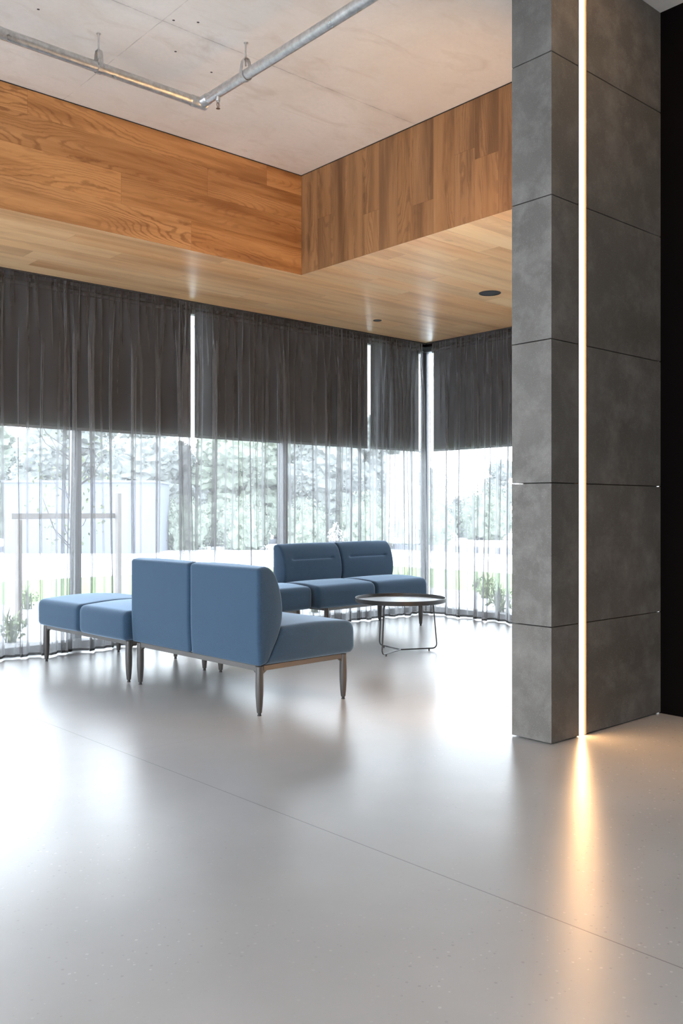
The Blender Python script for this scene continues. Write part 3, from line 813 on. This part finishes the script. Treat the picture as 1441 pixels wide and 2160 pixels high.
# ------------------------------------------------------------------ outside
bm = bmesh.new(); box(bm, -60, 90, -60, 90, -.40, -.30); struct('ground', bm, M_PAVE)
bm = bmesh.new()
def ring_slab(bm, x0, x1, y0, y1, z):   # ground with the building footprint left out
    box(bm, x0, x1, GY+.12, y1, z-.15, z); box(bm, GX+.12, x1, y0, GY+.12, z-.15, z)
bm = bmesh.new(); ring_slab(bm, -20, 32, -10, 30, -.06); struct('ground_pavement', bm, M_PAVE)
bm = bmesh.new(); ring_slab(bm, -20, 13.4, -10, 14.8, -.03); o = struct('lawn', bm, M_LAWN)
bm = bmesh.new(); ring_slab(bm, -20, 9.9, -10, 11.0, -.015); struct('ground_bed', bm, M_GRAVEL)
def at(px, D):
    L = (px-720.5)/1890.4*D; return L*.7496+D*.6619, -L*.6619+D*.7496
# white outbuilding
x0, y0 = at(8, 25); x1, y1 = at(325, 25)
ww = empty('garden_outbuilding', ((x0+x1)/2, (y0+y1)/2, -.06), math.atan2(y1-y0, x1-x0), 'low white rendered outbuilding across the paving, seen through the left curtain', 'outbuilding')
bm = bmesh.new(); Lh = math.hypot(x1-x0, y1-y0)/2; box(bm, -Lh, Lh, -.0, 2.2, 0, 1.98); obj('wall', bm, M_EXTWHITE, ww)
bm = bmesh.new(); box(bm, -Lh-.05, Lh+.05, -.05, 2.25, 1.98, 2.04); obj('roof', bm, M_EXTWHITE, ww)
# boundary kerb/road edge
bm = bmesh.new(); box(bm, 19.5, 20.1, -10, 26, -.06, .10); box(bm, -20, 20.1, 25.6, 26.2, -.06, .10); struct('ground_kerb', bm, simple('grey_kerb', (.16, .165, .19), .9))
# foliage
def leaves(bm, c, rad, n, size, rnd):
    for _ in range(n):
        d = Vector((rnd.gauss(0, 1), rnd.gauss(0, 1), rnd.gauss(0, 1))).normalized()*rnd.random()**.4
        p = Vector(c)+Vector((d.x*rad[0], d.y*rad[1], d.z*rad[2]))
        a = Vector((rnd.gauss(0, 1), rnd.gauss(0, 1), rnd.gauss(0, 1))).normalized(); b = a.cross(Vector((rnd.gauss(0, 1), rnd.gauss(0, 1), rnd.gauss(0, 1)))).normalized()
        s_ = size*rnd.uniform(.6, 1.3)
        v = [bm.verts.new(p+a*s_), bm.verts.new(p+b*s_*.5), bm.verts.new(p-a*s_), bm.verts.new(p-b*s_*.5)]; bm.faces.new(v)
def blob(bm, c, rad, rnd):
    g_ = bmesh.ops.create_icosphere(bm, subdivisions=4, radius=1.0)
    from mathutils import noise as mn
    off_ = Vector((rnd.random()*50, 0, 0))
    for v in g_['verts']:
        k_ = .85 + .30*mn.noise(v.co*2.2+off_) + .22*mn.noise(v.co*6+off_) + .12*mn.noise(v.co*15+off_); v.co = Vector((c[0]+v.co.x*rad[0]*k_, c[1]+v.co.y*rad[1]*k_, c[2]+v.co.z*rad[2]*k_))
def tree(kind, seed):
    rnd = random.Random(seed); o = empty('tree', label='leafy tree in the hedge line beyond the paving, hazy behind the curtains', cat='tree', group='trees beyond the paving')
    bm = bmesh.new(); H = (4.2, 5.2, 3.6)[kind]
    tube(bm, [(0, 0, 0), (.05, 0, H*.35), (-.03, .04, H*.7)], [.13, .10, .05], 8)
    for k in range(5):
        a = rnd.uniform(0, 6.28); tube(bm, [(.02, 0, H*.35), (math.cos(a)*.5, math.sin(a)*.5, H*.55), (math.cos(a)*1.0, math.sin(a)*1.0, H*.75)], [.05, .035, .015], 6)
    obj('trunk', bm, M_BARK, o)
    bm = bmesh.new()
    for k in range(11):
        a = rnd.uniform(0, 6.28); q_ = rnd.uniform(0, 1.1); z = rnd.uniform(.25, .9)*H
        blob(bm, (math.cos(a)*q_*.8, math.sin(a)*q_*.8, z), (.9, .9, .72), rnd)
        leaves(bm, (math.cos(a)*q_, math.sin(a)*q_, z), (rnd.uniform(.7, 1.1), rnd.uniform(.7, 1.1), rnd.uniform(.5, .8)), 1300, .038, rnd)
    obj('crown', bm, (M_LEAF, M_LEAF2, M_LEAF2)[kind], o); return o
def copy_tree(o, parent=None):
    c_ = o.copy(); C.objects.link(c_); c_.parent = parent
    for ch in list(o.children): copy_tree(ch, c_)
    return c_
protos = [tree(k, 20+k) for k in range(3)]
rnd = random.Random(5); used = set()
spots_ = [(-60, 30.5), (125, 30), (310, 30.5), (495, 30), (680, 30.5), (865, 31.5), (30, 35), (215, 36), (400, 35), (585, 36), (770, 35.5), (975, 40), (1120, 41), (1050, 45.5), (900, 38.5), (120, 41), (300, 42), (480, 41.5), (660, 42), (820, 43)]
for i, (px, D) in enumerate(spots_):
    k = i % 3; o = protos[k] if k not in used else copy_tree(protos[k]); used.add(k)
    x, y = at(px, D); o.location = (x, y, -.31); o.rotation_euler = (0, 0, rnd.uniform(0, 6.28)); s_ = rnd.uniform(.85, 1.15)
    if px > 880: s_ *= .68
    o.scale = (s_, s_, s_)
def bush(seed):
    rnd = random.Random(seed); bm = bmesh.new()
    blob(bm, (0, 0, .5), (.72, .72, .5), rnd)
    leaves(bm, (0, 0, .55), (.85, .85, .6), 3600, .030, rnd)
    o = obj('bush', bm, M_LEAF); return o
bproto = [bush(40), bush(41)]; ub = set(); i = 0
for px in range(388, 1180, 128):
    D = 27.3 + .5*math.sin(px*.05) + (9 if px > 900 else 0); k = i % 2; o = bproto[k] if k not in ub else bproto[k].copy()
    if k in ub: C.objects.link(o)
    ub.add(k); i += 1; x, y = at(px, D); o.location = (x, y, -.31); o.rotation_euler = (0, 0, rnd.uniform(0, 6.28)); s_ = rnd.uniform(.95, 1.15)*(1.3 if px > 900 else 1); o.scale = (s_*1.15, s_*1.15, s_*1.7)
    tag(o, 'rounded green bush in the hedge row beyond the paving, hazy behind the curtains', 'bush', 'bushes beyond the paving')
# low planting just outside the glass
def plant(seed):
    rnd = random.Random(seed); bm = bmesh.new()
    for k in range(34):
        a = rnd.uniform(0, 6.28); l_ = rnd.uniform(.16, .38); le = rnd.uniform(.05, .22)
        p0 = Vector((rnd.uniform(-.05, .05), rnd.uniform(-.05, .05), 0)); d = Vector((math.cos(a), math.sin(a), 0)); s_ = d.cross(Vector((0, 0, 1)))*.007
        p1 = p0+d*le*.4+Vector((0, 0, l_*.7)); p2 = p0+d*le+Vector((0, 0, l_))
        v = [bm.verts.new(p) for p in (p0-s_, p0+s_, p1+s_, p1-s_, p2)]
        bm.faces.new((v[0], v[1], v[2], v[3])); bm.faces.new((v[3], v[2], v[4]))
    leaves(bm, (0, 0, .14), (.16, .16, .12), 110, .028, rnd)
    return obj('low_plant', bm, M_LEAF3)
pp = [plant(60+k) for k in range(3)]; up = set()
placed = []
for i in range(30):
    k = i % 3
    if i < 22: x, y = rnd.uniform(1.5, 9.5), rnd.uniform(7.55, 10.6)
    else: x, y = rnd.uniform(7.95, 9.7), rnd.uniform(3.5, 7.3)
    for _try in range(200):
        if all((x-a)**2+(y-b)**2 > .75**2 for a, b in placed): break
        x, y = (rnd.uniform(1.5, 9.5), rnd.uniform(7.75, 10.6)) if i < 22 else (rnd.uniform(8.1, 9.6), rnd.uniform(3.5, 7.3))
    placed.append((x, y))
    o = pp[k] if k not in up else pp[k].copy()
    if k in up: C.objects.link(o)
    up.add(k); o.location = (x, y, -.017); o.rotation_euler = (0, 0, rnd.uniform(0, 6.28)); s_ = rnd.uniform(.7, 1.3); o.scale = (s_, s_, s_)
    tag(o, 'small grassy plant in the gravel bed just outside the glass', 'plant', 'low plants in the gravel bed')
# sapling with its timber support frame
fx, fy0 = at(250, 10.3); gx, gy0 = at(40, 9.3)
fr2 = empty('tree_support_frame', (fx, fy0, -.015), math.atan2(gy0-fy0, gx-fx), 'timber tree support frame with a cross rail outside the left window', 'support frame')
Lf = math.hypot(gx-fx, gy0-fy0)
for xx, hh in ((0, 1.36), (Lf, 1.068)):
    bm = bmesh.new(); box(bm, xx-.025, xx+.025, -.03, .03, 0, hh); bevel_all(bm, .004, 1); obj('post', bm, M_TIMBER, fr2)
bm = bmesh.new(); box(bm, -.06, Lf+.06, -.055, -.031, 1.07, 1.13); obj('cross_rail', bm, M_TIMBER, fr2)
sx1, sy1 = at(150, 11.0)
sp_ = empty('sapling', (sx1, sy1, -.015), 0, 'bare thin sapling beside the timber support frame outside', 'tree')
rnd = random.Random(9); bm = bmesh.new()
tube(bm, [(0, 0, 0), (.02, 0, .8), (-.01, .02, 1.6), (.03, 0, 2.6)], [.022, .018, .012, .004], 7)
for k in range(26):
    z = rnd.uniform(.5, 2.3); a = rnd.uniform(0, 6.28); l_ = rnd.uniform(.3, .7)
    tube(bm, [(0, 0, z), (math.cos(a)*l_*.5, math.sin(a)*l_*.5, z+l_*.35), (math.cos(a)*l_*.8, math.sin(a)*l_*.8, z+l_*.9)], [.007, .005, .002], 5)
obj('branches', bm, M_BARK, sp_)
bm = bmesh.new(); leaves(bm, (0, 0, 1.5), (.6, .6, .9), 240, .028, rnd); lsp = obj('leaf_spray', bm, M_LEAF3, sp_); lsp['kind'] = 'stuff'
